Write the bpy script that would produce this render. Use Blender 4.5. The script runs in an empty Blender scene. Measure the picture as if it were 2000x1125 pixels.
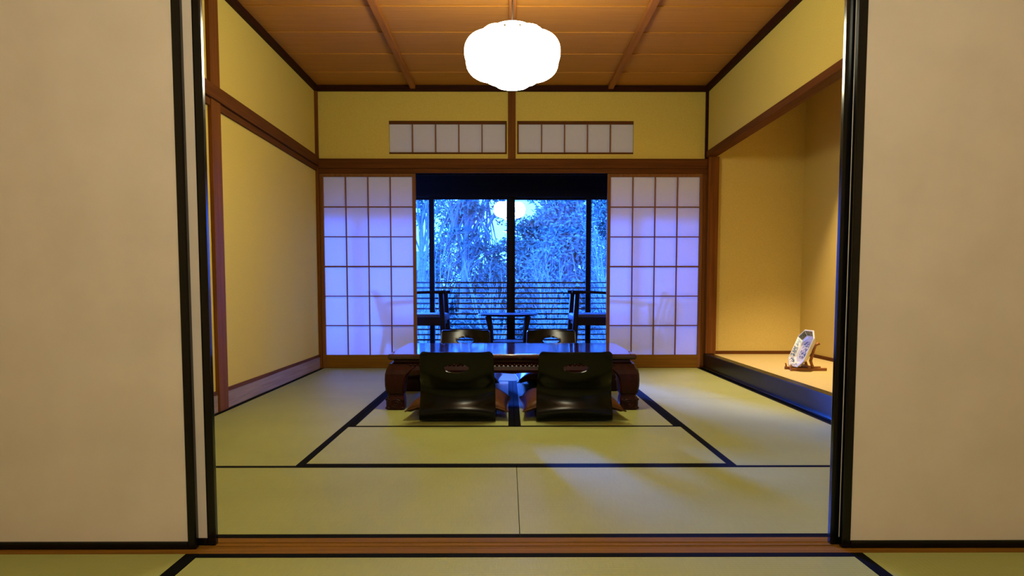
import bpy, bmesh, math, random
from mathutils import Vector, Matrix

S = bpy.context.scene
C = S.collection
PI = math.pi

# ------------------------------------------------------------------ camera
cam_d = bpy.data.cameras.new('camera')
cam = bpy.data.objects.new('camera', cam_d); C.objects.link(cam)
cam_d.sensor_width = 36.0
cam_d.lens = 1433.3 * 36 / 2000
cam_d.shift_y = (665.4 - 562.5) / 2000
cam.location = (-0.0356, 0.0, 0.7512)
cam.rotation_euler = (PI / 2 - 0.0722, 0, -0.0054)
cam_d.clip_start = 0.02
S.camera = cam

# ------------------------------------------------------------------ world: blue dusk
W = bpy.data.worlds.new('World'); S.world = W
W.use_nodes = True
bg = W.node_tree.nodes['Background']
bg.inputs[0].default_value = (0.026, 0.135, 1.0, 1)
bg.inputs[1].default_value = 24.0

# low bright glow of the dusk sky, from beyond the garden
sun_d = bpy.data.lights.new('sun', 'SUN'); sun = bpy.data.objects.new('sun', sun_d); C.objects.link(sun)
sun_d.color = (0.03, 0.14, 1.0); sun_d.energy = 25.0; sun_d.angle = math.radians(7.0)
sun.location = (-4, 20, 6)
sun.rotation_euler = Vector((0.30, -1.0, -0.285)).to_track_quat('-Z', 'Y').to_euler()

S.view_settings.view_transform = 'Standard'
S.view_settings.look = 'None'
S.view_settings.exposure = 0.0
S.view_settings.gamma = 1.0
S.view_settings.use_curve_mapping = False
S.cycles.use_adaptive_sampling = True; S.cycles.use_light_tree = False; S.cycles.max_bounces = 6; S.cycles.diffuse_bounces = 3; S.cycles.glossy_bounces = 3; S.cycles.transmission_bounces = 4
S.cycles.transparent_max_bounces = 8; S.cycles.adaptive_threshold = 0.04

LAMP_E = 42.0        # paper lantern of the main room
NEAR_E = 50.0         # paper lantern of the room the camera stands in

# ------------------------------------------------------------------ materials
def mat(name, col, rough=0.6, spec=0.3, col2=None, scale=(30, 30, 30), detail=4, bump=0.0, coat=0.0,
        bscale=None, coat_rough=0.1, lo=0.35, hi=0.65, metal=0.0):
    m = bpy.data.materials.new(name); m.use_nodes = True
    N, L = m.node_tree.nodes, m.node_tree.links
    b = N['Principled BSDF']
    b.inputs['Base Color'].default_value = (*col, 1)
    b.inputs['Roughness'].default_value = rough
    b.inputs['Specular IOR Level'].default_value = spec
    b.inputs['Coat Weight'].default_value = coat
    b.inputs['Coat Roughness'].default_value = coat_rough
    b.inputs['Metallic'].default_value = metal
    if col2 is not None or bump:
        tc = N.new('ShaderNodeTexCoord'); mp = N.new('ShaderNodeMapping')
        mp.inputs['Scale'].default_value = scale
        nz = N.new('ShaderNodeTexNoise'); nz.inputs['Scale'].default_value = 1.0
        nz.inputs['Detail'].default_value = detail
        L.new(tc.outputs['Object'], mp.inputs[0]); L.new(mp.outputs[0], nz.inputs[0])
        if col2 is not None:
            r = N.new('ShaderNodeValToRGB')
            r.color_ramp.elements[0].color = (*col, 1); r.color_ramp.elements[0].position = lo
            r.color_ramp.elements[1].color = (*col2, 1); r.color_ramp.elements[1].position = hi
            L.new(nz.outputs[0], r.inputs[0]); L.new(r.outputs[0], b.inputs['Base Color'])
        if bump:
            src = nz
            if bscale:
                mp2 = N.new('ShaderNodeMapping'); mp2.inputs['Scale'].default_value = bscale
                src = N.new('ShaderNodeTexNoise'); src.inputs['Scale'].default_value = 1.0
                L.new(tc.outputs['Object'], mp2.inputs[0]); L.new(mp2.outputs[0], src.inputs[0])
            bp = N.new('ShaderNodeBump'); bp.inputs['Strength'].default_value = bump
            bp.inputs['Distance'].default_value = 0.002
            L.new(src.outputs[0], bp.inputs['Height']); L.new(bp.outputs[0], b.inputs['Normal'])
    return m

def wood(name, c1, c2, axis, rough=0.6, spec=0.05, coat=0.0, bump=0.08):
    s = [55, 55, 55]; s['xyz'.index(axis)] = 2.2
    return mat(name, c1, rough, spec, c2, tuple(s), 5, bump, coat, lo=0.3, hi=0.7)

def tatami(name, axis):
    """rush mat: fine ribs across the given axis, faint mottling"""
    m = bpy.data.materials.new(name); m.use_nodes = True
    N, L = m.node_tree.nodes, m.node_tree.links
    b = N['Principled BSDF']; b.inputs['Roughness'].default_value = 0.5; b.inputs['Specular IOR Level'].default_value = 0.28
    tc = N.new('ShaderNodeTexCoord')
    mp = N.new('ShaderNodeMapping'); mp.inputs['Scale'].default_value = (420, 14, 1) if axis == 'x' else (14, 420, 1)
    n1 = N.new('ShaderNodeTexNoise'); n1.inputs['Scale'].default_value = 1.0; n1.inputs['Detail'].default_value = 3
    n2 = N.new('ShaderNodeTexNoise'); n2.inputs['Scale'].default_value = 2.3; n2.inputs['Detail'].default_value = 3
    L.new(tc.outputs['Object'], mp.inputs[0]); L.new(mp.outputs[0], n1.inputs[0]); L.new(tc.outputs['Object'], n2.inputs[0])
    r = N.new('ShaderNodeValToRGB')
    r.color_ramp.elements[0].color = (0.255, 0.275, 0.078, 1); r.color_ramp.elements[0].position = 0.25
    r.color_ramp.elements[1].color = (0.32, 0.34, 0.105, 1); r.color_ramp.elements[1].position = 0.75
    mx = N.new('ShaderNodeMix'); mx.data_type = 'RGBA'; mx.inputs[0].default_value = 0.35
    r2 = N.new('ShaderNodeValToRGB')
    r2.color_ramp.elements[0].color = (0.24, 0.255, 0.06, 1); r2.color_ramp.elements[0].position = 0.3
    r2.color_ramp.elements[1].color = (0.335, 0.355, 0.115, 1); r2.color_ramp.elements[1].position = 0.7
    L.new(n1.outputs[0], r.inputs[0]); L.new(n2.outputs[0], r2.inputs[0])
    L.new(r.outputs[0], mx.inputs[6]); L.new(r2.outputs[0], mx.inputs[7]); L.new(mx.outputs[2], b.inputs['Base Color'])
    wv = N.new('ShaderNodeTexWave'); wv.bands_direction = 'Y' if axis == 'x' else 'X'
    wv.inputs['Scale'].default_value = 22.0
    L.new(tc.outputs['Object'], wv.inputs[0])
    bp = N.new('ShaderNodeBump'); bp.inputs['Strength'].default_value = 0.12; bp.inputs['Distance'].default_value = 0.002
    L.new(wv.outputs[1], bp.inputs['Height']); L.new(bp.outputs[0], b.inputs['Normal'])
    return m

def paper(name, col, trans=0.5):
    """translucent shoji paper"""
    m = bpy.data.materials.new(name); m.use_nodes = True
    N, L = m.node_tree.nodes, m.node_tree.links
    out = N['Material Output']; N.remove(N['Principled BSDF'])
    d = N.new('ShaderNodeBsdfDiffuse'); t = N.new('ShaderNodeBsdfTranslucent'); mx = N.new('ShaderNodeMixShader')
    tc = N.new('ShaderNodeTexCoord'); nz = N.new('ShaderNodeTexNoise'); nz.inputs['Scale'].default_value = 60; nz.inputs['Detail'].default_value = 5
    r = N.new('ShaderNodeValToRGB')
    r.color_ramp.elements[0].color = tuple(c * 0.95 for c in col) + (1,); r.color_ramp.elements[1].color = (*col, 1)
    L.new(tc.outputs['Object'], nz.inputs[0]); L.new(nz.outputs[0], r.inputs[0])
    L.new(r.outputs[0], d.inputs[0]); L.new(r.outputs[0], t.inputs[0])
    mx.inputs[0].default_value = trans
    L.new(d.outputs[0], mx.inputs[1]); L.new(t.outputs[0], mx.inputs[2]); L.new(mx.outputs[0], out.inputs[0])
    return m

def glass(name, k):
    m = bpy.data.materials.new(name); m.use_nodes = True
    N, L = m.node_tree.nodes, m.node_tree.links
    out = N['Material Output']; N.remove(N['Principled BSDF'])
    t = N.new('ShaderNodeBsdfTransparent'); g = N.new('ShaderNodeBsdfGlossy'); g.inputs['Roughness'].default_value = 0.0
    mx = N.new('ShaderNodeMixShader'); mx.inputs[0].default_value = k
    t.inputs[0].default_value = (0.96, 0.98, 1, 1)
    L.new(t.outputs[0], mx.inputs[1]); L.new(g.outputs[0], mx.inputs[2]); L.new(mx.outputs[0], out.inputs[0])
    return m

def emit(name, col, e):
    m = bpy.data.materials.new(name); m.use_nodes = True
    N, L = m.node_tree.nodes, m.node_tree.links
    out = N['Material Output']; N.remove(N['Principled BSDF'])
    em = N.new('ShaderNodeEmission'); em.inputs[0].default_value = (*col, 1); em.inputs[1].default_value = e
    L.new(em.outputs[0], out.inputs[0])
    return m

WARM = (1.0, 0.94, 0.66)
M = dict(
    plaster=mat('plaster', (0.59, 0.46, 0.105), 0.95, 0.03, (0.66, 0.515, 0.130), (140, 140, 140), 6, 0.25),
    plaster_niche=mat('plaster_niche', (0.56, 0.43, 0.125), 0.95, 0.03, (0.62, 0.48, 0.155), (140, 140, 140), 6, 0.2),
    trim_x=wood('trim_wood_across', (0.085, 0.028, 0.006), (0.135, 0.046, 0.010), 'x'),
    trim_y=wood('trim_wood_deep', (0.085, 0.028, 0.006), (0.135, 0.046, 0.010), 'y'),
    trim_z=wood('trim_wood_upright', (0.115, 0.04, 0.008), (0.19, 0.066, 0.013), 'z'),
    cove=wood('cove_wood', (0.022, 0.006, 0.003), (0.04, 0.011, 0.005), 'x'),
    cedar=wood('cedar_board', (0.40, 0.165, 0.020), (0.48, 0.205, 0.034), 'x', 0.55, 0.25, bump=0.05),
    batten=wood('batten_wood', (0.27, 0.095, 0.022), (0.36, 0.135, 0.034), 'y', 0.5),
    sill=wood('sill_wood', (0.14, 0.062, 0.007), (0.22, 0.10, 0.013), 'x', 0.6, 0.05),
    shoji_wood=wood('shoji_wood', (0.17, 0.065, 0.02), (0.24, 0.10, 0.03), 'z'),
    base_wood=wood('pale_base_wood', (0.24, 0.17, 0.14), (0.34, 0.25, 0.21), 'y', 0.5),
    paper=paper('shoji_paper', (0.86, 0.85, 0.90), 0.41),
    fusuma=mat('fusuma_paper', (0.60, 0.54, 0.47), 0.85, 0.05, (0.65, 0.585, 0.515), (5, 5, 5), 5, 0.1, bscale=(200, 200, 200)),
    lacquer=mat('black_lacquer', (0.002, 0.002, 0.0025), 0.16, 0.35, (0.004, 0.0035, 0.004), (4, 4, 4), 2),
    lacquer_sill=mat('black_sill_lacquer', (0.002, 0.002, 0.0025), 0.3, 0.12, (0.004, 0.0035, 0.004), (4, 4, 4), 2),
    lacquer_chair=mat('black_chair_lacquer', (0.0015, 0.0015, 0.0015), 0.22, 0.26, (0.003, 0.0028, 0.0028), (4, 60, 60), 3),
    heri=mat('black_cloth', (0.002, 0.002, 0.002), 0.75, 0.03, (0.004, 0.004, 0.004), (300, 300, 300), 2),
    tat_x=tatami('tatami_rush_across', 'x'), tat_y=tatami('tatami_rush_deep', 'y'),
    goza=mat('niche_mat', (0.44, 0.34, 0.13), 0.6, 0.2, (0.52, 0.41, 0.17), (30, 400, 30), 3, 0.1),
    rose=wood('rosewood', (0.020, 0.0030, 0.0016), (0.036, 0.0055, 0.003), 'x', 0.28, 0.25, coat=0.0),
    rose_leg=mat('rosewood_leg', (0.016, 0.0026, 0.0014), 0.32, 0.18, (0.030, 0.0048, 0.0025), (40, 40, 9), 4, 0.1, 0.0),
    rose_top=wood('rosewood_top', (0.024, 0.004, 0.002), (0.042, 0.008, 0.004), 'x', 0.08, 0.5, coat=0.5, bump=0.0),
    satin=mat('brown_satin', (0.06, 0.02, 0.003), 0.5, 0.2, (0.09, 0.03, 0.005), (9, 9, 9), 3, 0.15),
    dark_wood=wood('dark_wood', (0.008, 0.004, 0.003), (0.014, 0.007, 0.0045), 'z', 0.5),
    dark_wood_x=wood('dark_wood_across', (0.008, 0.004, 0.003), (0.014, 0.007, 0.0045), 'x', 0.5),
    seat_cloth=mat('seat_cloth', (0.03, 0.022, 0.02), 0.7, 0.2, (0.045, 0.035, 0.03), (90, 90, 90), 3, 0.2),
    plank=wood('veranda_plank', (0.10, 0.05, 0.02), (0.15, 0.075, 0.032), 'x', 0.3, 0.4),
    plain=mat('near_plaster', (0.50, 0.41, 0.22), 0.95, 0.05, (0.55, 0.45, 0.25), (90, 90, 90), 4, 0.1),
    glass=glass('window_glass', 0.05),
    lantern=emit('lantern_paper', WARM, LAMP_E),
    bulb=emit('bulb_glow', WARM, LAMP_E * 14),
    near_lantern=emit('near_lantern_paper', WARM, NEAR_E),
    wire=mat('lantern_wire', (0.25, 0.18, 0.12), 0.5, 0.3, (0.3, 0.22, 0.15), (50, 50, 50), 2),
    cord=mat('lamp_cord', (0.03, 0.022, 0.015), 0.6, 0.3, (0.045, 0.03, 0.02), (90, 90, 90), 2),
    brass=mat('downlight_metal', (0.25, 0.24, 0.22), 0.35, 0.5, (0.3, 0.28, 0.26), (40, 40, 40), 2, metal=0.8),
    stand=wood('stand_wood', (0.20, 0.07, 0.018), (0.30, 0.11, 0.03), 'x', 0.35, 0.4),
    porcelain=mat('porcelain', (0.62, 0.63, 0.64), 0.15, 0.5, (0.70, 0.71, 0.72), (12, 12, 12), 2),
    porcelain_blue=mat('porcelain_pattern', (0.62, 0.63, 0.64), 0.15, 0.5, (0.08, 0.11, 0.22), (70, 70, 70), 3, lo=0.46, hi=0.54),
    porcelain_dark=mat('porcelain_green', (0.05, 0.07, 0.06), 0.15, 0.5, (0.22, 0.22, 0.16), (60, 60, 60), 3, lo=0.4, hi=0.62),
    leaf=mat('evergreen_leaf', (0.09, 0.16, 0.11), 0.6, 0.2, (0.14, 0.23, 0.16), (3, 3, 3), 2),
    leaf_pale=mat('pale_leaf', (0.17, 0.24, 0.19), 0.65, 0.25, (0.25, 0.32, 0.26), (3, 3, 3), 2),
    bark=mat('bark', (0.20, 0.20, 0.19), 0.9, 0.1, (0.30, 0.30, 0.28), (8, 8, 30), 4, 0.3),
    twig=mat('pale_twig', (0.36, 0.38, 0.36), 0.85, 0.1, (0.46, 0.47, 0.45), (20, 20, 20), 3),
    soil=mat('garden_soil', (0.06, 0.075, 0.06), 0.95, 0.05, (0.10, 0.115, 0.09), (3, 3, 3), 5, 0.4),
    far_wall=mat('far_house_wall', (0.20, 0.22, 0.22), 0.9, 0.1, (0.25, 0.26, 0.26), (3, 3, 3), 3),
    far_roof=mat('far_house_roof', (0.16, 0.17, 0.18), 0.8, 0.2, (0.21, 0.22, 0.23), (2, 20, 2), 3),
    rail=wood('rail_wood', (0.02, 0.012, 0.010), (0.035, 0.02, 0.015), 'x', 0.6),
)

# ------------------------------------------------------------------ helpers
def box(bm, x0, x1, y0, y1, z0, z1):
    v = [bm.verts.new((x, y, z)) for z in (z0, z1) for y in (y0, y1) for x in (x0, x1)]
    for f in ((0, 2, 3, 1), (4, 5, 7, 6), (0, 1, 5, 4), (2, 6, 7, 3), (0, 4, 6, 2), (1, 3, 7, 5)):
        bm.faces.new([v[i] for i in f])
    return v

def wloc(o):
    p = Vector((0, 0, 0))
    while o is not None:
        p += o.location; o = o.parent
    return p

def obj(name, bm, m, parent=None, smooth=False, bevel=0.0, origin=None):
    """bmesh in world coordinates -> one linked mesh object (origin at parent's base, or at `origin`)"""
    if bevel:
        bmesh.ops.bevel(bm, geom=list(bm.edges), offset=bevel, segments=2, affect='EDGES', profile=0.6)
    bmesh.ops.recalc_face_normals(bm, faces=bm.faces)
    base = wloc(parent) if parent is not None else Vector((0, 0, 0))
    org = Vector(origin) if origin is not None else base
    bmesh.ops.translate(bm, verts=bm.verts, vec=-org)
    me = bpy.data.meshes.new(name); bm.to_mesh(me); bm.free()
    if smooth:
        for p in me.polygons: p.use_smooth = True
    me.materials.append(M[m] if isinstance(m, str) else m)
    o = bpy.data.objects.new(name, me); C.objects.link(o)
    o.location = org - base
    if parent is not None: o.parent = parent
    return o

def bobj(name, b, m, parent=None, bevel=0.0, origin=None):
    bm = bmesh.new(); box(bm, *b)
    return obj(name, bm, m, parent, bevel=bevel, origin=origin)

def inst(name, me, loc, parent):
    o = bpy.data.objects.new(name, me); C.objects.link(o)
    o.location = Vector(loc) - wloc(parent); o.parent = parent
    return o

def tag(o, label, cat=None, group=None, kind=None):
    if label: o['label'] = label
    if cat: o['category'] = cat
    if group: o['group'] = group
    if kind: o['kind'] = kind
    return o

def thing(name, loc, label, cat, group=None):
    o = bpy.data.objects.new(name, None); C.objects.link(o); o.location = loc
    o.empty_display_size = 0.1
    return tag(o, label, cat, group)

def struct_root(name, loc, label=None):
    o = bpy.data.objects.new(name, None); C.objects.link(o); o.location = loc
    o.empty_display_size = 0.1
    return tag(o, label, kind='structure')

def struct(name, boxes, m, label=None, bevel=0.0):
    bm = bmesh.new()
    for b in boxes: box(bm, *b)
    o = obj(name, bm, m, bevel=bevel)
    return tag(o, label, kind='structure')

def copy_tree(o, parent=None):
    c = o.copy(); C.objects.link(c)
    if parent is not None: c.parent = parent
    for ch in o.children: copy_tree(ch, c)
    return c

def tube_rings(pts, rads, n=6, cap=True):
    """swept tube as (verts, faces)"""
    V, F = [], []
    prev = None
    for i, p in enumerate(pts):
        p = Vector(p)
        t = (Vector(pts[min(i + 1, len(pts) - 1)]) - Vector(pts[max(i - 1, 0)])).normalized()
        a = Vector((0, 0, 1)) if abs(t.z) < 0.9 else Vector((1, 0, 0))
        u = t.cross(a).normalized() if prev is None else (prev - t * prev.dot(t)).normalized()
        w = t.cross(u); prev = u
        for k in range(n):
            an = 2 * PI * k / n
            V.append(p + (u * math.cos(an) + w * math.sin(an)) * rads[i])
    for i in range(len(pts) - 1):
        for k in range(n):
            a, b = i * n + k, i * n + (k + 1) % n
            F.append((a, b, b + n, a + n))
    if cap:
        F.append(tuple(range(n - 1, -1, -1))); F.append(tuple((len(pts) - 1) * n + k for k in range(n)))
    return V, F

def add_vf(bm, V, F):
    vs = [bm.verts.new(v) for v in V]
    for f in F:
        bm.faces.new([vs[i] for i in f])

def tube(bm, pts, rads, n=8):
    if not isinstance(rads, (list, tuple)): rads = [rads] * len(pts)
    add_vf(bm, *tube_rings(pts, rads, n))

def lathe(bm, prof, c, n=24):
    """prof: [(r,z)...] revolved round the z axis through c"""
    rows = []
    for r, z in prof:
        rows.append([bm.verts.new((c[0] + r * math.cos(2 * PI * k / n), c[1] + r * math.sin(2 * PI * k / n), c[2] + z)) for k in range(n)])
    for a, b in zip(rows, rows[1:]):
        for k in range(n):
            bm.faces.new((a[k], a[(k + 1) % n], b[(k + 1) % n], b[k]))
    return rows

def mesh_vf(name, V, F, m, parent=None):
    base = wloc(parent) if parent is not None else Vector((0, 0, 0))
    me = bpy.data.meshes.new(name); me.from_pydata([tuple(Vector(v) - base) for v in V], [], F); me.update()
    me.materials.append(M[m])
    o = bpy.data.objects.new(name, me); C.objects.link(o)
    if parent is not None: o.parent = parent
    return o

D = 6.853          # face of the far wall
CEIL = 2.585
HK = 1.80          # underside of the sliding-door head
YG = 7.95          # veranda glass

# ================================================================== SETTING
struct('floor', [(-1.9, 2.9, -2.6, 6.95, -0.16, -0.056)], 'plank', 'wooden subfloor under the tatami mats')

# ---- ceiling of lapped cedar boards with battens
ceil = struct('ceiling', [(-1.95, 1.95, 2.1, 6.95, CEIL + 0.012, CEIL + 0.09)], 'cedar', 'ceiling of cedar boards with three battens')
bm = bmesh.new()
dY = 0.491
v = [bm.verts.new(p) for p in ((-1.80, 0, 0.0), (1.80, 0, 0.0), (1.80, dY + 0.012, 0.0075), (-1.80, dY + 0.012, 0.0075),
                               (-1.80, 0, 0.006), (1.80, 0, 0.006), (1.80, dY + 0.012, 0.0135), (-1.80, dY + 0.012, 0.0135))]
for f in ((0, 1, 2, 3), (4, 7, 6, 5), (0, 4, 5, 1), (2, 6, 7, 3), (1, 5, 6, 2), (0, 3, 7, 4)): bm.faces.new([v[i] for i in f])
bd = obj('ceiling_board', bm, 'cedar', ceil); bd.location = (0, 5.433 - 7 * dY, CEIL - 0.002)
for i in range(1, 10):
    inst('ceiling_board', bd.data, (0, 5.433 + (i - 7) * dY, CEIL - 0.002), ceil)
for x in (-0.9, -0.005, 0.9):
    bobj('ceiling_batten', (x - 0.024, x + 0.024, 2.16, 6.84, CEIL - 0.032, CEIL + 0.004), 'batten', ceil, bevel=0.004)
# cove moulding round the top of the walls
struct('trim_1', [(-1.80, 1.80, D - 0.035, D, 2.535, CEIL)], 'cove', 'dark wooden cove moulding above the far wall', 0.003)
struct('trim_2', [(-1.80, -1.765, 2.165, D - 0.035, 2.535, CEIL)], 'cove', 'dark wooden cove moulding above the left-hand wall', 0.003)
struct('trim_3', [(1.765, 1.80, 2.165, D - 0.035, 2.535, CEIL)], 'cove', 'dark wooden cove moulding above the alcove wall', 0.003)

# ---- walls of the main room
struct('wall_left', [(-1.95, -1.80, 2.165, 6.95, -0.1, 2.66)], 'plaster', 'mustard plaster wall facing the alcove')
back = struct('wall_back', [
    (-1.95, 1.80, D, D + 0.08, 2.275, 2.66),
    (-1.95, -1.127, D, D + 0.08, 1.80, 2.275), (1.118, 1.80, D, D + 0.08, 1.80, 2.275), (-0.046, 0.048, D, D + 0.08, 1.80, 2.275),
    (-1.127, -0.046, D, D + 0.08, 1.80, 1.975), (0.048, 1.118, D, D + 0.08, 1.80, 1.975),
    (-1.95, -1.80, D, D + 0.08, -0.1, 1.80)], 'plaster', 'mustard plaster wall above the shoji screens')
struct('wall_right', [(1.80, 1.87, 3.2, D, 1.99, 2.66), (1.80, 1.95, 2.165, 3.2, -0.1, 2.66)], 'plaster', 'mustard plaster drop wall above the alcove')
struct('wall_front', [(-1.95, 1.95, 2.06, 2.14, 1.88, 2.66)], 'plaster', 'plaster wall over the wide fusuma doorway')
struct('trim_4', [(-1.95, 1.95, 2.034, 2.165, HK + 0.005, 1.88)], 'trim_x', 'wooden head track over the fusuma doorway', 0.003)
# threshold with two shallow grooves
struct('trim_5', [(-1.9, 1.9, 2.034, 2.066, -0.05, 0.0), (-1.9, 1.9, 2.094, 2.099, -0.05, 0.0), (-1.9, 1.9, 2.124, 2.162, -0.05, 0.0),
                  (-1.9, 1.9, 2.034, 2.162, -0.056, -0.002)], 'sill', 'brown wooden threshold between the two rooms')
# ---- alcove shell
struct('wall_alcove_back', [(2.70, 2.80, 3.2, 6.95, -0.1, 2.66)], 'plaster_niche', 'lamplit plaster wall at the back of the alcove')
struct('wall_alcove_far', [(1.80, 2.80, D, 6.95, -0.1, 2.66)], 'plaster_niche', 'plaster end wall of the alcove beside its corner post')
struct('wall_alcove_near', [(1.95, 2.80, 3.1, 3.2, -0.1, 2.66)], 'plaster_niche', 'near end wall of the alcove')
struct('ceiling_alcove', [(1.87, 2.70, 3.2, D, 2.50, 2.60)], 'cedar', 'wooden ceiling inside the alcove')
bm = bmesh.new(); box(bm, 1.865, 2.70, 3.2, D, -0.05, 0.130)
tag(obj('floor_alcove', bm, 'goza'), 'raised straw-covered alcove floor in warm lamplight', kind='structure')
struct('trim_6', [(1.795, 1.868, 3.2, 6.845, 0.012, 0.137)], 'lacquer_sill', 'black lacquered front sill of the alcove', 0.004)
struct('trim_7', [(1.772, 1.800, 3.2, 6.845, -0.03, 0.016)], 'lacquer', 'thin black lacquered strip at the foot of the alcove sill', 0.002)
struct('baseboard_alcove_far', [(1.895, 2.70, D - 0.012, D, 0.13, 0.160)], 'trim_x', 'brown baseboard on the end wall of the alcove', 0.002)
struct('baseboard_alcove_back', [(2.688, 2.70, 3.2, D - 0.012, 0.13, 0.160)], 'trim_y', 'brown baseboard along the back of the alcove', 0.002)
struct('trim_8', [(1.785, 1.875, 3.2, D - 0.002, 1.945, 1.998)], 'trim_y', 'brown wooden beam over the alcove opening', 0.004)
struct('trim_9', [(1.800, 1.897, D - 0.06, D + 0.04, 0.137, 1.945)], 'trim_z', 'reddish brown wooden alcove post beside the shoji screen', 0.006)
struct('trim_10', [(1.775, 1.800, D - 0.022, D, 1.93, 2.535)], 'cove', 'thin dark upright strip in the upper corner above the alcove post')
struct('trim_11', [(-1.80, -1.772, D - 0.028, D, 0.0, 2.535), (-1.80, -1.772, D, D + 0.09, 0.0, 1.80)], 'trim_z', 'thin upright wooden post in the far corner')
struct('trim_22', [(1.772, 1.800, D - 0.004, D + 0.09, 0.004, 1.80)], 'trim_z', 'narrow wooden jamb between the shoji screen and the alcove post', 0.002)
# head beam over the shoji
struct('trim_12', [(-1.80, 1.80, D - 0.030, D, 1.842, 1.930)], 'trim_x', 'long brown head rail above the shoji screens', 0.004)
struct('trim_13', [(-1.80, 1.80, D - 0.016, D + 0.09, 1.80, 1.841)], 'trim_x', 'grooved wooden head track of the shoji screens', 0.002)
struct('trim_14', [(-0.035, 0.035, D - 0.016, D, 1.93, 2.535)], 'trim_z', 'short wooden post between the two transom windows', 0.003)
struct('trim_15', [(-1.80, 1.80, D - 0.001, D + 0.10, -0.05, 0.004)], 'trim_x', 'wooden floor track under the shoji screens')
# left wall timber
struct('trim_16', [(-1.80, -1.776, 4.405, 4.545, 0.0, 2.535)], 'trim_z', 'wide upright wooden post against the left-hand wall', 0.003)
struct('trim_17', [(-1.80, -1.762, 2.2, D - 0.03, 1.860, 1.945)], 'trim_y', 'brown wooden rail along the left-hand wall', 0.004)
struct('trim_18', [(-1.80, -1.782, 2.2, 4.405, 1.818, 1.859), (-1.80, -1.782, 4.545, D - 0.03, 1.818, 1.859)], 'trim_y', 'narrow wooden strip under the left-hand rail', 0.002)
struct('baseboard_left', [(-1.80, -1.788, 4.545, D - 0.03, 0.0, 0.106), (-1.80, -1.788, 2.2, 4.405, 0.0, 0.106)], 'base_wood', 'pale greyish wooden baseboard of the left-hand wall', 0.002)
struct('trim_19', [(-1.80, -1.783, 4.545, D - 0.03, 0.107, 0.128), (-1.80, -1.783, 2.2, 4.405, 0.107, 0.128)], 'trim_y', 'thin brown cap along the pale baseboard', 0.002)

# ---- near room (where the camera stands)
struct('wall_near_left', [(-2.0, -1.9, -2.6, 2.165, -0.16, 2.6)], 'plain', 'plaster side wall of the near room')
struct('wall_near_right', [(1.95, 2.05, -2.6, 2.165, -0.16, 2.6)], 'plain', 'opposite plaster side wall of the near room')
struct('wall_near_back', [(-2.0, 2.05, -2.7, -2.6, -0.16, 2.6)], 'plain', 'plaster end wall of the near room behind the viewer')
struct('ceiling_near', [(-2.0, 2.05, -2.7, 2.10, 2.46, 2.56)], 'cedar', 'wooden ceiling of the near room')

# ---- veranda shell
vf = struct('floor_veranda', [(-2.75, 2.75, D + 0.10, 8.02, -0.16, -0.024)], 'plank', 'plank floor of the veranda')
pm = None
for i in range(8):
    y0 = D + 0.105 + i * 0.133
    o = bobj('floor_plank', (-2.7, 2.7, y0, y0 + 0.129, -0.0235, -0.004), 'plank', vf, bevel=0.0015, origin=(0, y0, -0.0235)) if pm is None else inst('floor_plank', pm, (0, y0, -0.0235), vf)
    pm = o.data
struct('ceiling_veranda', [(-2.85, 2.85, 6.93, 8.95, 2.30, 2.42)], 'dark_wood_x', 'dark boarded ceiling and eave over the veranda')
struct('wall_veranda_left', [(-2.85, -2.75, D + 0.08, 8.05, -0.16, 2.30)], 'plain', 'end wall of the veranda')
struct('wall_veranda_right', [(2.75, 2.85, D + 0.08, 8.05, -0.16, 2.30)], 'plain', 'opposite end wall of the veranda')
struct('wall_veranda_outer', [(1.80, 2.75, 7.90, 8.0, -0.16, 2.30)], 'plain', 'outer wall beside the veranda windows')
struct('trim_20', [(-2.75, 1.80, 7.88, 8.02, 1.712, 2.30)], 'dark_wood_x', 'deep dark wooden header above the veranda windows', 0.003)
struct('trim_21', [(-2.75, 1.80, 7.90, 8.02, -0.03, 0.012)], 'dark_wood_x', 'dark wooden sill under the veranda windows')

# ---- veranda glass doors
def window(n, x0, x1, yc, label):
    r = struct_root('window_%d' % n, ((x0 + x1) / 2, yc, 0.012), label)
    sw, t = 0.050, 0.016
    for a in (x0, x1 - sw):
        bobj('window_stile', (a, a + sw, yc - t, yc + t, 0.012, 1.712), 'dark_wood', r, bevel=0.002)
    bobj('window_rail', (x0 + sw, x1 - sw, yc - t, yc + t, 1.690, 1.712), 'dark_wood_x', r)
    bobj('window_rail', (x0 + sw, x1 - sw, yc - t, yc + t, 0.012, 0.085), 'dark_wood_x', r)
    bobj('glass_pane', (x0 + sw, x1 - sw, yc - 0.002, yc + 0.002, 0.085, 1.690), 'glass', r)
window(1, -1.78, -0.828, 7.972, 'veranda glass door next to the left-hand shoji screen')
window(7, -2.74, -1.730, 7.937, 'unseen veranda glass door added at the far left to light the left-hand shoji screen')  # unseen sash, added so blue outdoor light reaches the left-hand shoji
window(2, -0.880, 0.000, 7.937, 'veranda glass door left of the middle mullion')
window(3, -0.010, 0.862, 7.972, 'veranda glass door right of the middle mullion')
window(4, 0.800, 1.78, 7.937, 'veranda glass door next to the right-hand shoji screen')

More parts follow.
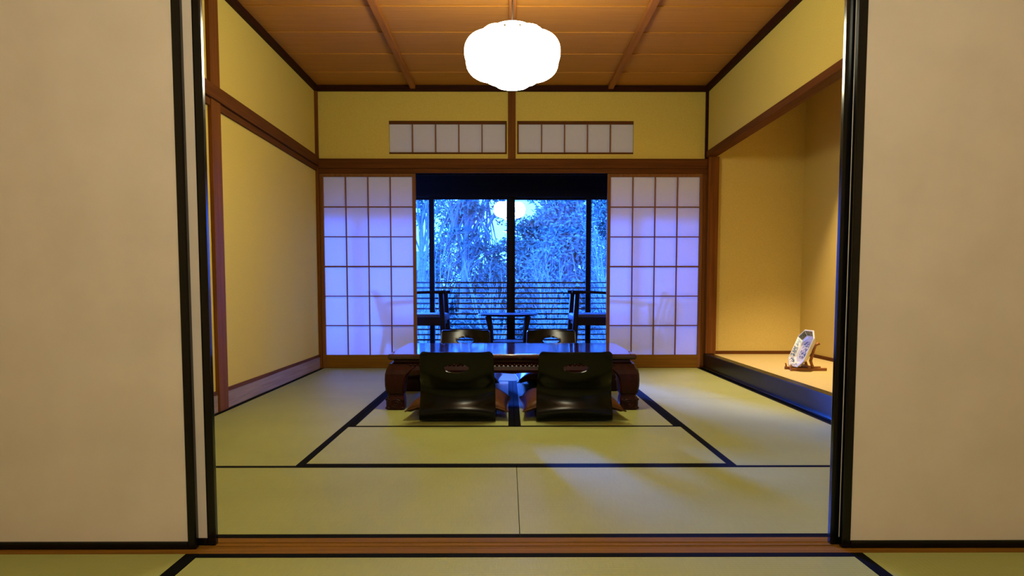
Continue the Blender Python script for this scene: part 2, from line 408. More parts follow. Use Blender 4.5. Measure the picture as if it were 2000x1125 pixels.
# ---- transom windows with five paper panes
def transom(n, x0, x1, label):
    z0, z1 = 1.978, 2.272
    r = struct_root('window_%d' % n, ((x0 + x1) / 2, D + 0.02, z0), label)
    bobj('frame_rail', (x0, x1, D + 0.002, D + 0.03, z1 - 0.024, z1), 'trim_x', r)
    bobj('frame_rail', (x0, x1, D + 0.002, D + 0.03, z0, z0 + 0.014), 'trim_x', r)
    sx0, sx1 = (x0, x1 - 0.014) if x0 < 0 else (x0 + 0.014, x1)
    if x0 < 0: bobj('frame_stile', (x1 - 0.014, x1, D + 0.002, D + 0.03, z0 + 0.014, z1 - 0.024), 'trim_z', r)
    else: bobj('frame_stile', (x0, x0 + 0.014, D + 0.002, D + 0.03, z0 + 0.014, z1 - 0.024), 'trim_z', r)
    w = (sx1 - sx0) / 5; me = mm = None
    for k in range(5):
        a = sx0 + k * w; c = (a + w / 2, D + 0.026, (z0 + z1) / 2)
        if me is None:
            o = bobj('paper_pane', (a, a + w, D + 0.0255, D + 0.0265, z0 + 0.014, z1 - 0.024), 'paper', r, origin=c); me = o.data
        else: inst('paper_pane', me, c, r)
        if k:
            c = (a, D + 0.018, (z0 + z1) / 2)
            if mm is None:
                o = bobj('muntin', (a - 0.005, a + 0.005, D + 0.008, D + 0.025, z0 + 0.014, z1 - 0.024), 'shoji_wood', r, origin=c); mm = o.data
            else: inst('muntin', mm, c, r)
transom(5, -1.126, -0.047, 'transom of five paper panes left of the short post')
transom(6, 0.049, 1.117, 'transom of five paper panes right of the short post')

# ---- shoji screens: 4 by 6 paper panes
def shoji(n, x0, x1, y, label):
    r = struct_root('door_%d' % n, ((x0 + x1) / 2, y, 0.004), label)
    t = 0.014; sw = 0.030
    for a in (x0, x1 - sw):
        bobj('stile', (a, a + sw, y - t, y + t, 0.004, 1.80), 'shoji_wood', r, bevel=0.002)
    a0, a1 = x0 + sw, x1 - sw
    bobj('top_rail', (a0, a1, y - t, y + t, 1.771, 1.80), 'shoji_wood', r, bevel=0.002)
    bobj('bottom_panel', (a0, a1, y - t, y + t, 0.004, 0.122), 'sill', r, bevel=0.002)
    z0, z1 = 0.122, 1.771; w = (a1 - a0) / 4; h = (z1 - z0) / 6
    me = None
    for i in range(6):
        for k in range(4):
            c = (a0 + (k + .5) * w, y + 0.0085, z0 + (i + .5) * h)
            if me is None:
                o = bobj('paper_pane', (c[0] - w / 2, c[0] + w / 2, y + 0.008, y + 0.009, c[2] - h / 2, c[2] + h / 2), 'paper', r, origin=c); me = o.data
            else: inst('paper_pane', me, c, r)
    for k in range(1, 4):
        x = a0 + k * w
        bobj('muntin', (x - 0.005, x + 0.005, y - 0.006, y + 0.0075, z0, z1), 'shoji_wood', r)
    for i in range(1, 6):
        z = z0 + i * h; hh = 0.007 if i == 3 else 0.0045
        bobj('muntin', (a0, a1, y - 0.009, y + 0.0075, z - hh, z + hh), 'shoji_wood', r)
shoji(5, -1.771, -0.888, D + 0.018, 'paper shoji screen next to the left-hand plaster wall')
shoji(6, 0.884, 1.771, D + 0.018, 'paper shoji screen beside the reddish alcove post')

# ---- fusuma panels with black lacquered frames
def fusuma(n, x0, x1, y, label, side):
    r = struct_root('door_%d' % n, ((x0 + x1) / 2, y, 0.0), label)
    sw = 0.0245; z1 = 1.803
    bobj('paper_panel', (x0 + 0.01, x1 - 0.01, y + 0.004, y + 0.016, 0.012, z1 - 0.01), 'fusuma', r)
    for a in (x0, x1 - sw):
        bobj('lacquer_stile', (a, a + sw, y - 0.001, y + 0.021, -0.001, z1), 'lacquer', r, bevel=0.004)
    for a, b in ((-0.001, 0.021), (z1 - 0.022, z1)):
        bobj('lacquer_rail', (x0 + sw, x1 - sw, y - 0.001, y + 0.021, a, b), 'lacquer', r, bevel=0.003)
fusuma(1, -1.885, -0.934, 2.071, 'front cream fusuma panel left of the doorway', -1)
fusuma(2, -1.79, -0.890, 2.101, 'rear cream fusuma panel showing as a strip left of the doorway', -1)
fusuma(3, 0.931, 1.885, 2.071, 'front cream fusuma panel right of the doorway', 1)
fusuma(4, 0.910, 1.79, 2.101, 'rear cream fusuma panel hidden behind the one right of the doorway', 1)

# ================================================================== TATAMI MATS
HW = 0.033
def mat_thing(x0, x1, y0, y1, along, label, group='tatami mats of the main room', hw=HW):
    g = 0.0012
    x0 += g; x1 -= g; y0 += g; y1 -= g
    r = thing('tatami_mat', ((x0 + x1) / 2, (y0 + y1) / 2, -0.055), label, 'tatami mat', group)
    if along == 'x':
        bobj('rush_surface', (x0, x1, y0 + hw, y1 - hw, -0.055, -0.0006), 'tat_x', r)
        for a in (y0, y1 - hw): bobj('border', (x0, x1, a, a + hw, -0.055, 0.0), 'heri', r)
    else:
        bobj('rush_surface', (x0 + hw, x1 - hw, y0, y1, -0.055, -0.0006), 'tat_y', r)
        for a in (x0, x1 - hw): bobj('border', (a, a + hw, y0, y1, -0.055, 0.0), 'heri', r)
YA, YB, YC, YD, YE = 2.162, 3.062, 3.962, 5.86, D - 0.001
YM = (YB + YE) / 2
mat_thing(-1.787, 0, YA, YB, 'x', 'tatami mat along the threshold, the half without the blue sheen')
mat_thing(0, 1.79, YA, YB, 'x', 'tatami mat along the threshold, the half with the blue sheen')
mat_thing(-0.9, 0.9, YB, YC, 'x', 'crosswise tatami mat in front of the black floor chairs')
mat_thing(-1.787, -0.9, YB, YM, 'y', 'lengthwise tatami mat by the foot of the wide left-hand wall post')
mat_thing(-1.787, -0.9, YM, YE, 'y', 'lengthwise tatami mat below the pale baseboard and left-hand shoji')
mat_thing(0.9, 1.771, YB, YM, 'y', 'lengthwise tatami mat beside the near part of the alcove sill')
mat_thing(0.9, 1.771, YM, YE, 'y', 'lengthwise tatami mat between low table and far part of alcove')
mat_thing(-0.9, 0, YC, YD, 'y', 'tatami mat under the left half of the low table')
mat_thing(0, 0.9, YC, YD, 'y', 'tatami mat under the right half of the low table')
mat_thing(-0.9, 0.9, YD, YE, 'x', 'crosswise tatami mat behind the low table by the veranda')
mat_thing(-0.908, 0.936, 1.05, 2.033, 'x', 'tatami mat before the wooden threshold, at the bottom of the photo', 'tatami mats of the near room', 0.030)
mat_thing(-1.89, -0.908, 0.2, 2.033, 'y', 'tatami mat below the front fusuma panel left of the doorway', 'tatami mats of the near room', 0.038)
mat_thing(0.936, 1.94, 0.2, 2.033, 'y', 'tatami mat below the front fusuma panel right of the doorway', 'tatami mats of the near room', 0.034)

# ================================================================== LOW TABLE
tx0, tx1, ty0, ty1, tz = -0.785, 0.765, 4.47, 5.40, 0.345
tb = thing('low_table', ((tx0 + tx1) / 2, (ty0 + ty1) / 2, 0), 'polished dark red rosewood low table with carved curved legs', 'table')
def slab(prof, x0, x1, y0, y1):
    """rectangular slab whose edge follows prof [(inset, z)...]"""
    bm = bmesh.new(); rows = []
    for ins, z in prof:
        rows.append([bm.verts.new(p) for p in ((x0 + ins, y0 + ins, z), (x1 - ins, y0 + ins, z), (x1 - ins, y1 - ins, z), (x0 + ins, y1 - ins, z))])
    for a, b in zip(rows, rows[1:]):
        for k in range(4): bm.faces.new((a[k], a[(k + 1) % 4], b[(k + 1) % 4], b[k]))
    bm.faces.new(rows[-1]); bm.faces.new(rows[0][::-1])
    return bm
obj('tabletop', slab([(0.04, 0.306), (0.012, 0.310), (0.004, 0.316), (0.0, 0.326), (0.002, 0.338), (0.008, 0.344), (0.03, 0.345)], tx0 + 0.012, tx1 - 0.012, ty0, ty1), 'rose_top', tb)
obj('waist', slab([(0.03, 0.283), (0.022, 0.288), (0.034, 0.294), (0.034, 0.306)], tx0 + 0.012, tx1 - 0.012, ty0, ty1), 'rose', tb)
def leg(sx, sy):
    """cabriole leg: square section, bulging shoulder, narrow ankle, carved block foot"""
    cx = tx0 if sx < 0 else tx1; cy = ty0 if sy < 0 else ty1
    bm = bmesh.new(); rows = []
    #        outer offset, size, z
    prof = [(0.004, 0.106, 0.0), (0.000, 0.112, 0.006), (0.000, 0.112, 0.060), (0.003, 0.106, 0.078), (0.010, 0.096, 0.088),
            (0.011, 0.096, 0.094), (0.004, 0.108, 0.103), (-0.002, 0.114, 0.118), (-0.006, 0.120, 0.150), (-0.007, 0.128, 0.190),
            (-0.005, 0.142, 0.222), (0.001, 0.162, 0.248), (0.010, 0.180, 0.266), (0.018, 0.185, 0.284)]
    for off, s, z in prof:
        c = 0.012
        a, b = off, off + s
        pts = [(a + c, a), (b - c, a), (b, a + c), (b, b - c), (b - c, b), (a + c, b), (a, b - c), (a, a + c)]
        rows.append([bm.verts.new((cx - sx * p, cy - sy * q, z)) for p, q in pts])
    for a, b in zip(rows, rows[1:]):
        for k in range(8): bm.faces.new((a[k], a[(k + 1) % 8], b[(k + 1) % 8], b[k]))
    bm.faces.new(rows[-1]); bm.faces.new(rows[0][::-1])
    o = obj('leg', bm, 'rose_leg', tb, smooth=False)
    # carved scroll on the foot: a raised spiral on both outer faces
    bm = bmesh.new()
    for face in (0, 1):
        pts, rad = [], []
        for i in range(30):
            t = i / 29; an = t * 4.2 * PI; rr = 0.030 * (1 - t) + 0.004
            u = 0.058 + rr * math.cos(an); w = 0.038 + rr * 0.9 * math.sin(an)
            pts.append((cx - sx * u, cy - sy * 0.000, w) if face == 0 else (cx - sx * 0.000, cy - sy * u, w)); rad.append(0.0045)
        tube(bm, pts, rad, 6)
        for q in ((0.014, 0.012), (0.102, 0.012), (0.016, 0.064), (0.098, 0.064)):
            p = (cx - sx * q[0], cy - sy * 0.001, q[1]) if face == 0 else (cx - sx * 0.001, cy - sy * q[0], q[1])
            bmesh.ops.create_icosphere(bm, subdivisions=2, radius=0.008, matrix=Matrix.Translation(p))
    obj('carved_scroll', bm, 'rose_leg', o, smooth=True)
for sx in (-1, 1):
    for sy in (-1, 1): leg(sx, sy)
def apron(p0, p1, nrm):
    """scalloped rail between two legs, bulging outwards"""
    bm = bmesh.new(); n = 40; p0, p1, nrm = Vector(p0), Vector(p1), Vector(nrm)
    rows = []
    for i in range(n + 1):
        t = i / n
        sc = 0.222 - 0.018 * max(0, 1 - min(t, 1 - t) / 0.13) + 0.006 * abs(math.cos(t * 5 * PI))
        p = p0.lerp(p1, t)
        sec = [(0.0, 0.284), (0.012, 0.268), (0.016, 0.245), (0.010, sc + 0.006), (0.004, sc), (-0.012, sc), (-0.012, 0.284)]
        rows.append([bm.verts.new(p + nrm * a + Vector((0, 0, z))) for a, z in sec])
    for a, b in zip(rows, rows[1:]):
        for k in range(7): bm.faces.new((a[k], a[(k + 1) % 7], b[(k + 1) % 7], b[k]))
    bm.faces.new(rows[0]); bm.faces.new(rows[-1][::-1])
    o = obj('apron', bm, 'rose', tb)
    bm = bmesh.new(); L = (p1 - p0).length; k = int(L / 0.026)
    for i in range(k):
        p = p0.lerp(p1, (i + 0.5) / k) + nrm * 0.010 + Vector((0, 0, 0.279))
        bmesh.ops.create_icosphere(bm, subdivisions=1, radius=0.0085, matrix=Matrix.Translation(p) @ Matrix.Diagonal((1.25, 1.25, 0.7, 1)))
    obj('carved_beading', bm, 'rose', o, smooth=True)
apron((tx0 + 0.14, ty0 + 0.025, 0), (tx1 - 0.14, ty0 + 0.025, 0), (0, -1, 0))
apron((tx0 + 0.14, ty1 - 0.025, 0), (tx1 - 0.14, ty1 - 0.025, 0), (0, 1, 0))
apron((tx0 + 0.025, ty0 + 0.14, 0), (tx0 + 0.025, ty1 - 0.14, 0), (-1, 0, 0))
apron((tx1 - 0.025, ty0 + 0.14, 0), (tx1 - 0.025, ty1 - 0.14, 0), (1, 0, 0))

# ================================================================== LEGLESS CHAIRS (face +Y, origin under the back bend)
def zaisu(label):
    r = thing('floor_chair', (0, 0, 0), label, 'floor chair', 'legless floor chairs round the low table')
    # profile (y,z) from the front edge of the seat to the top of the back
    key = [(0.40, 0.040), (0.30, 0.034), (0.18, 0.020), (0.09, 0.012), (0.035, 0.014), (0.006, 0.035), (-0.002, 0.070), (0.012, 0.110),
           (0.018, 0.150), (0.006, 0.190), (-0.022, 0.235), (-0.050, 0.285), (-0.074, 0.335), (-0.090, 0.375), (-0.100, 0.402)]
    # resample
    P = [Vector((0, a, b)) for a, b in key]; prof = []
    for i in range(len(P) - 1):
        a, b = P[i], P[i + 1]; pa = P[max(i - 1, 0)]; pb = P[min(i + 2, len(P) - 1)]
        for k in range(4):
            t = k / 4
            q = 0.5 * ((2 * a) + (b - pa) * t + (2 * pa - 5 * a + 4 * b - pb) * t * t + (3 * a - pa - 3 * b + pb) * t ** 3)
            prof.append(q)
    prof.append(P[-1])
    nu = 32; bm = bmesh.new(); rows = []
    for j, q in enumerate(prof):
        s = j / (len(prof) - 1)
        hw = 0.213 - 0.014 * max(0, (q.z - 0.05) / 0.35)
        if q.z > 0.384: hw -= 0.018 * ((q.z - 0.384) / 0.018) ** 2
        if j < 4: hw -= 0.03 * (1 - j / 4) ** 2
        row = []
        for i in range(nu + 1):
            u = -1 + 2 * i / nu
            back = min(1, max(0, (q.z - 0.02) / 0.1)) if s > 0.3 else 0
            y = q.y + 0.045 * u * u * back          # hollow of the back: middle nearer the viewer behind it
            z = q.z + 0.032 * u * u * back * math.exp(-((q.z - 0.17) / 0.065) ** 2)
            row.append(bm.verts.new((hw * u, y, z)))
        rows.append(row)
    hc, ha, hb = 0.314, 0.070, 0.027
    def inside(v): return (v.co.x / ha) ** 2 + ((v.co.z - hc) / hb) ** 2
    for a, b in zip(rows, rows[1:]):
        for k in range(nu):
            q = (a[k], a[k + 1], b[k + 1], b[k])
            zc = sum(v.co.z for v in q) / 4; xc = sum(v.co.x for v in q) / 4; yc = sum(v.co.y for v in q) / 4
            if (xc / ha) ** 2 + ((zc - hc) / hb) ** 2 < 1 and yc < 0.05: continue
            bm.faces.new(q)
    for v in bm.verts:                                # snap the ragged edge of the hand hole to an ellipse
        if v.is_boundary and v.link_faces and 0.26 < v.co.z < 0.37 and abs(v.co.x) < 0.13 and v.co.y < 0.05:
            d = math.sqrt(inside(v))
            if 0.2 < d < 2.2:
                v.co.x /= d; v.co.z = hc + (v.co.z - hc) / d
    bmesh.ops.delete(bm, geom=[v for v in bm.verts if not v.link_faces], context='VERTS')
    o = obj('seat_shell', bm, 'lacquer_chair', r, smooth=True)
    md = o.modifiers.new('thickness', 'SOLIDIFY'); md.thickness = 0.011; md.offset = 0
    md = o.modifiers.new('round', 'BEVEL'); md.width = 0.003; md.segments = 2; md.limit_method = 'ANGLE'
    return r

def cushion(label):
    """square floor cushion, puffed, corners drooping"""
    r = thing('floor_cushion', (0, 0, 0), label, 'cushion', 'brown cushions on the floor chairs')
    n = 22; bm = bmesh.new(); top, bot = [], []
    rnd = random.Random(5)
    for j in range(n + 1):
        ta, ba = [], []
        for i in range(n + 1):
            u, v = -1 + 2 * i / n, -1 + 2 * j / n
            e = (1 - u ** 4) * (1 - v ** 4)
            edge = max(abs(u), abs(v))
            corner = (abs(u) * abs(v)) ** 4
            pinch = 1 - 0.06 * (1 - min(abs(u), abs(v)) ** 2) * edge ** 6
            x, y = 0.292 * u * pinch, 0.275 * v * pinch
            droop = -0.032 * max(0, (abs(u) - 0.7) / 0.3) ** 1.5
            wr = 0.004 * math.sin(9 * u + 4 * v) * (1 - edge ** 4)
            ta.append(bm.verts.new((x, y, 0.055 + 0.060 * e ** 0.45 + droop + wr + 0.008 * corner)))
            on = i in (0, n) or j in (0, n)
            ba.append(ta[-1] if on else bm.verts.new((x, y, 0.050 - 0.022 * e ** 0.5 + droop)))
        top.append(ta); bot.append(ba)
    for j in range(n):
        for i in range(n):
            bm.faces.new((top[j][i], top[j][i + 1], top[j + 1][i + 1], top[j + 1][i]))
            q = (bot[j][i], bot[j + 1][i], bot[j + 1][i + 1], bot[j][i + 1])
            try: bm.faces.new(q)
            except ValueError: pass
    obj('cushion_cover', bm, 'satin', r, smooth=True)
    bm = bmesh.new(); ring = [top[0][i] for i in range(0)]
    pts = []
    for k in range(4 * n):
        s, i = divmod(k, n); a = -1 + 2 * i / n
        u, v = ((a, -1), (1, a), (-a, 1), (-1, -a))[s]
        edge = 1; pinch = 1 - 0.06 * (1 - min(abs(u), abs(v)) ** 2)
        corner = (abs(u) * abs(v)) ** 4
        droop = -0.032 * max(0, (abs(u) - 0.7) / 0.3) ** 1.5
        pts.append((0.292 * u * pinch, 0.275 * v * pinch, 0.055 + droop + 0.008 * corner))
    pts.append(pts[0])
    tube(bm, pts, 0.004, 6)
    obj('piping', bm, 'satin', r, smooth=True)
    return r

zc = zaisu('black bent-wood floor chair')
cu = cushion('brown cushion on a floor chair')
spots = [(-0.318, 4.045, 0, 'black bent-wood floor chair with its back to the viewer, left of the gap', 'brown cushion on the near black floor chair left of the gap'),
         (0.335, 4.045, 0, 'black bent-wood floor chair with its back to the viewer, right of the gap', 'brown cushion on the near black floor chair right of the gap'),
         (-0.385, 5.975, PI, 'black floor chair across the low table, under the left side of the window', 'brown cushion across the low table, on the left-hand far chair'),
         (0.318, 5.975, PI, 'black floor chair across the low table, under the right side of the window', 'brown cushion across the low table, on the right-hand far chair')]
for i, (x, y, a, l1, l2) in enumerate(spots):
    z = zc if i == 0 else copy_tree(zc)
    z.location = (x, y, 0.0); z.rotation_euler = (0, 0, a); z['label'] = l1
    c = cu if i == 0 else copy_tree(cu)
    s = 1 if a == 0 else -1
    c.location = (x, y + s * 0.335, 0.022); c.rotation_euler = (0, 0, a + (0.02 if i % 2 else -0.03)); c['label'] = l2

# ================================================================== PAPER LANTERN
def lantern(name, c, label, m, R=0.265, H=0.142, top_z=CEIL):
    r = thing(name, c, label, 'lamp')
    n_l = 10; nt = n_l * 12; bm = bmesh.new(); rows = []
    def radius(ph): return R * (abs(math.cos(ph)) ** 0.72)
    def height(ph): s = math.sin(ph); return H * math.copysign(abs(s) ** 0.86, s)
    ph0, ph1 = -1.325, 1.325
    for j in range(21):
        ph = ph0 + (ph1 - ph0) * j / 20
        row = []
        for i in range(nt):
            th = 2 * PI * i / nt + 0.13
            lobe = abs(math.sin(n_l * th / 2))
            k = 1 - 0.27 * (1 - lobe ** 0.75) * (0.6 + 0.4 * math.cos(ph))
            kz = 1 - 0.33 * (1 - lobe ** 0.75)
            row.append(bm.verts.new((c[0] + radius(ph) * k * math.cos(th), c[1] + radius(ph) * k * math.sin(th), c[2] + height(ph) * kz)))
        rows.append(row)
    for a, b in zip(rows, rows[1:]):
        for i in range(nt): bm.faces.new((a[i], a[(i + 1) % nt], b[(i + 1) % nt], b[i]))
    obj('paper_shade', bm, m, r, smooth=True)
    rb = radius(ph0); zb = height(ph0)
    # bottom collar with its paper disc, top collar
    bm = bmesh.new(); rows = lathe(bm, [(rb * 0.97, zb + 0.012), (rb * 0.96, zb - 0.016), (rb * 0.84, zb - 0.024), (0.002, zb - 0.026)], c, 36)
    obj('bottom_diffuser', bm, m, r, smooth=True)
    for nm, z in (('bottom_ring', zb - 0.002), ('top_ring', -zb + 0.002)):
        bm = bmesh.new(); pts = [(c[0] + rb * 0.985 * math.cos(a * PI / 18), c[1] + rb * 0.985 * math.sin(a * PI / 18), c[2] + z) for a in range(37)]
        tube(bm, pts, 0.003, 6); obj(nm, bm, 'wire', r, smooth=True)
    bm = bmesh.new(); lathe(bm, [(rb * 0.98, -zb), (rb * 0.98, -zb + 0.014), (rb * 0.93, -zb + 0.014)], c, 36)
    obj('top_collar', bm, m, r, smooth=True)
    # bamboo ribs in the valleys
    for q in range(n_l):
        th = 2 * PI * q / n_l
        bm = bmesh.new(); pts = []
        for j in range(20):
            ph = ph0 + (ph1 - ph0) * j / 19
            k = 1 - 0.27 * (0.6 + 0.4 * math.cos(ph)) + 0.002
            pts.append((c[0] + radius(ph) * k * math.cos(th), c[1] + radius(ph) * k * math.sin(th), c[2] + height(ph) * 0.672))
        tube(bm, pts, 0.0010, 4); obj('rib', bm, 'wire', r)
    bm = bmesh.new(); tube(bm, [(c[0], c[1], c[2] + 0.02), (c[0], c[1], c[2] + H), (c[0], c[1], top_z - 0.03)], 0.0045, 8); obj('cord', bm, 'cord', r, smooth=True)
    bm = bmesh.new(); tube(bm, [(c[0] - rb * 0.93, c[1], c[2] - zb + 0.005), (c[0] + rb * 0.93, c[1], c[2] - zb + 0.005)], 0.003, 6); obj('hanger_bar', bm, 'wire', r)
    bm = bmesh.new(); lathe(bm, [(0.002, -0.032), (0.03, -0.030), (0.045, -0.012), (0.047, 0.0)], (c[0], c[1], top_z), 24); obj('ceiling_cap', bm, 'cord', r, smooth=True)
    bm = bmesh.new(); bmesh.ops.create_uvsphere(bm, u_segments=16, v_segments=10, radius=0.035, matrix=Matrix.Translation((c[0], c[1], c[2] + 0.07))); obj('bulb', bm, 'bulb', r, smooth=True)
    return r
lantern('pendant_lantern', (-0.012, 4.05, 1.995), 'glowing white ribbed paper lantern hanging from the cedar ceiling', 'lantern', top_z=CEIL - 0.032)
lantern('pendant_lantern', (0.0, 0.35, 2.06), 'paper lantern of the near room, hanging above the viewer', 'near_lantern', top_z=2.46)

# ================================================================== ALCOVE: downlight, dish on its stand
dl = thing('alcove_downlight', (2.42, 5.48, 2.44), 'small round downlight in the alcove ceiling above the dish', 'lamp')
bm = bmesh.new(); lathe(bm, [(0.030, 0.055), (0.034, 0.06), (0.045, 0.06), (0.048, 0.0), (0.040, 0.0), (0.034, 0.045), (0.002, 0.045)], (2.42, 5.48, 2.44), 24)
obj('housing', bm, 'brass', dl, smooth=True)
ld = bpy.data.lights.new('downlight_beam', 'SPOT'); lo = bpy.data.objects.new('downlight_beam', ld); C.objects.link(lo)
ld.energy = 390; ld.color = (1.0, 0.74, 0.46); ld.spot_size = math.radians(79); ld.spot_blend = 0.6; ld.shadow_soft_size = 0.03
lo.parent = dl; lo.location = (0, 0, 0.01)

# dish: local frame, u along the width, w up the face, n = outward normal; it leans back against the stand
def dish():
    c = Vector((2.150, 5.50, 0.136))
    lean = math.radians(24)
    n0 = Vector((-1, -0.08, 0)).normalized()
    u = Vector((0, 0, 1)).cross(n0).normalized() * -1
    w = (Vector((0, 0, 1)) * math.cos(lean) - n0 * math.sin(lean)).normalized()
    n = (n0 * math.cos(lean) + Vector((0, 0, 1)) * math.sin(lean)).normalized()
    r = thing('porcelain_dish', c, 'white octagonal dish with blue pattern propped on a stand in the alcove', 'dish')
    def oct_(hx, hy, cut, d):
        pts = [(-hx + cut, -hy), (hx - cut, -hy), (hx, -hy + cut), (hx, hy - cut), (hx - cut, hy), (-hx + cut, hy), (-hx, hy - cut), (-hx, -hy + cut)]
        return [c + u * a + w * (b + 0.155) + n * d for a, b in pts]
    loops = [oct_(0.125, 0.150, 0.060, 0.045), oct_(0.118, 0.143, 0.057, 0.047), oct_(0.085, 0.108, 0.040, 0.014), oct_(0.076, 0.098, 0.036, 0.010)]
    bm = bmesh.new(); R = [[bm.verts.new(p) for p in l] for l in loops]
    out = [[bm.verts.new(p) for p in oct_(0.125, 0.150, 0.060, 0.040)], [bm.verts.new(p) for p in oct_(0.085, 0.108, 0.040, 0.0)]]
    for k in range(8):
        k2 = (k + 1) % 8
        bm.faces.new((R[0][k], R[0][k2], R[1][k2], R[1][k])); bm.faces.new((out[0][k], out[0][k2], R[0][k2], R[0][k]))
        bm.faces.new((out[1][k], out[1][k2], out[0][k2], out[0][k]))
        bm.faces.new((R[1][k], R[1][k2], R[2][k2], R[2][k])); bm.faces.new((R[2][k], R[2][k2], R[3][k2], R[3][k]))
    bm.faces.new(R[3]); bm.faces.new(out[1])
    obj('dish_body', bm, 'porcelain', r)
    # painted sides, one panel each, and the painted field: thin glaze layers
    def glaze(nm, quad, m):
        bm = bmesh.new(); vs = [bm.verts.new(p + n * 0.0015) for p in quad]; bm.faces.new(vs); obj(nm, bm, m, r)
    A, B = loops[1], loops[2]
    for k in range(8):
        k2 = (k + 1) % 8
        m = 'porcelain_dark' if k in (4, 3, 5) else 'porcelain_blue'
        q = [A[k].lerp(B[k], 0.12).lerp(A[k2].lerp(B[k2], .12), .05), A[k2].lerp(B[k2], 0.12).lerp(A[k].lerp(B[k], .12), .05),
             A[k2].lerp(B[k2], 0.86).lerp(A[k].lerp(B[k], .86), .05), A[k].lerp(B[k], 0.86).lerp(A[k2].lerp(B[k2], .86), .05)]
        glaze('painted_side', q, m)
    glaze('painted_field', oct_(0.046, 0.066, 0.022, 0.011), 'porcelain_blue')
    # stand: two foot rails along X, a cross bar, two uprights and front pegs
    s = thing('dish_stand', (2.20, 5.50, 0.130), 'reddish wooden easel stand holding the octagonal dish', 'dish stand')
    for dy in (-0.055, 0.055):
        y = 5.50 + dy
        bobj('foot_rail', (2.075, 2.345, y - 0.011, y + 0.011, 0.1302, 0.152), 'stand', s, bevel=0.003)
        bm = bmesh.new(); tube(bm, [(2.085, y, 0.148), (2.083, y, 0.168), (2.078, y, 0.178)], [0.007, 0.006, 0.005], 8); obj('front_peg', bm, 'stand', s, smooth=True)
        b0 = c + w * 0.02 - n * 0.012; b1 = c + w * 0.21 - n * 0.016
        bm = bmesh.new(); tube(bm, [(2.245, y, 0.148), (b0.x + 0.055, y, 0.205), (b1.x + 0.006, y, b1.z), (b1.x + 0.034, y, b1.z + 0.016)], [0.011, 0.012, 0.011, 0.014], 8)
        obj('upright', bm, 'stand', s, smooth=True)
    bobj('cross_bar', (2.20, 2.222, 5.43, 5.57, 0.1504, 0.170), 'stand', s, bevel=0.003)
    bobj('cross_bar', (2.10, 2.118, 5.43, 5.57, 0.1302, 0.148), 'stand', s, bevel=0.003)
dish()

# ================================================================== VERANDA FURNITURE
def armchair(label):
    """lounge chair facing +X, origin on the floor under the seat"""
    r = thing('veranda_armchair', (0, 0, 0), label, 'armchair', 'armchairs on the veranda')
    for s in (-1, 1):
        y = s * 0.275
        bm = bmesh.new(); tube(bm, [(0.335, y, 0.0), (0.318, y, 0.30), (0.295, y, 0.70)], [0.019, 0.029, 0.025], 8); obj('leg', bm, 'dark_wood', r, smooth=True)
        bm = bmesh.new(); tube(bm, [(-0.36, y, 0.0), (-0.30, y, 0.30), (-0.27, y, 0.66)], [0.018, 0.026, 0.020], 8); obj('leg', bm, 'dark_wood', r, smooth=True)
        bm = bmesh.new(); n = 14; rows = []
        for i in range(n + 1):
            t = i / n; x = -0.33 + 0.675 * t; z = 0.675 + 0.035 * math.sin(t * PI * 0.55) + 0.004 * t; hw = 0.022 + 0.014 * math.sin(PI * min(1, t * 1.1))
            rows.append([bm.verts.new((x, y + a * hw, z + b)) for a, b in ((-1, 0), (-0.7, -0.014), (0.7, -0.014), (1, 0), (0.7, 0.012), (-0.7, 0.012))])
        for a, b in zip(rows, rows[1:]):
            for k in range(6): bm.faces.new((a[k], a[(k + 1) % 6], b[(k + 1) % 6], b[k]))
        bm.faces.new(rows[0]); bm.faces.new(rows[-1][::-1]); obj('armrest', bm, 'dark_wood_x', r, smooth=True)
        bobj('side_rail', (-0.31, 0.315, y - 0.014, y + 0.014, 0.385, 0.470), 'dark_wood_x', r, bevel=0.004)
    bobj('front_rail', (0.285, 0.315, -0.262, 0.262, 0.385, 0.455), 'dark_wood', r, bevel=0.004)
    bobj('rear_rail', (-0.31, -0.285, -0.262, 0.262, 0.36, 0.42), 'dark_wood', r, bevel=0.004)
    bm = bmesh.new(); box(bm, -0.285, 0.335, -0.258, 0.258, 0.42, 0.495); obj('seat_cushion', bm, 'seat_cloth', r, bevel=0.022, smooth=True)
    bk = bpy.data.objects.new('backrest', None); C.objects.link(bk); bk.parent = r
    bm = bmesh.new(); tube(bm, [(-0.39, -0.26, 0.79), (-0.405, 0, 0.795), (-0.39, 0.26, 0.79)], 0.022, 8); obj('top_rail', bm, 'dark_wood', bk, smooth=True)
    for y in (-0.26, -0.13, 0, 0.13, 0.26):
        bm = bmesh.new(); tube(bm, [(-0.292, y, 0.40), (-0.34, y, 0.60), (-0.39, y, 0.785)], 0.012, 6); obj('spindle', bm, 'dark_wood', bk, smooth=True)
    return r
ac = armchair('dark wooden armchair behind the left-hand shoji screen, facing the round table')
ac.location = (-0.985, 7.42, -0.004)
ac2 = copy_tree(ac); ac2.location = (0.935, 7.44, -0.004); ac2.rotation_euler = (0, 0, PI)
ac2['label'] = 'dark wooden armchair behind the right-hand shoji screen, facing the round table'

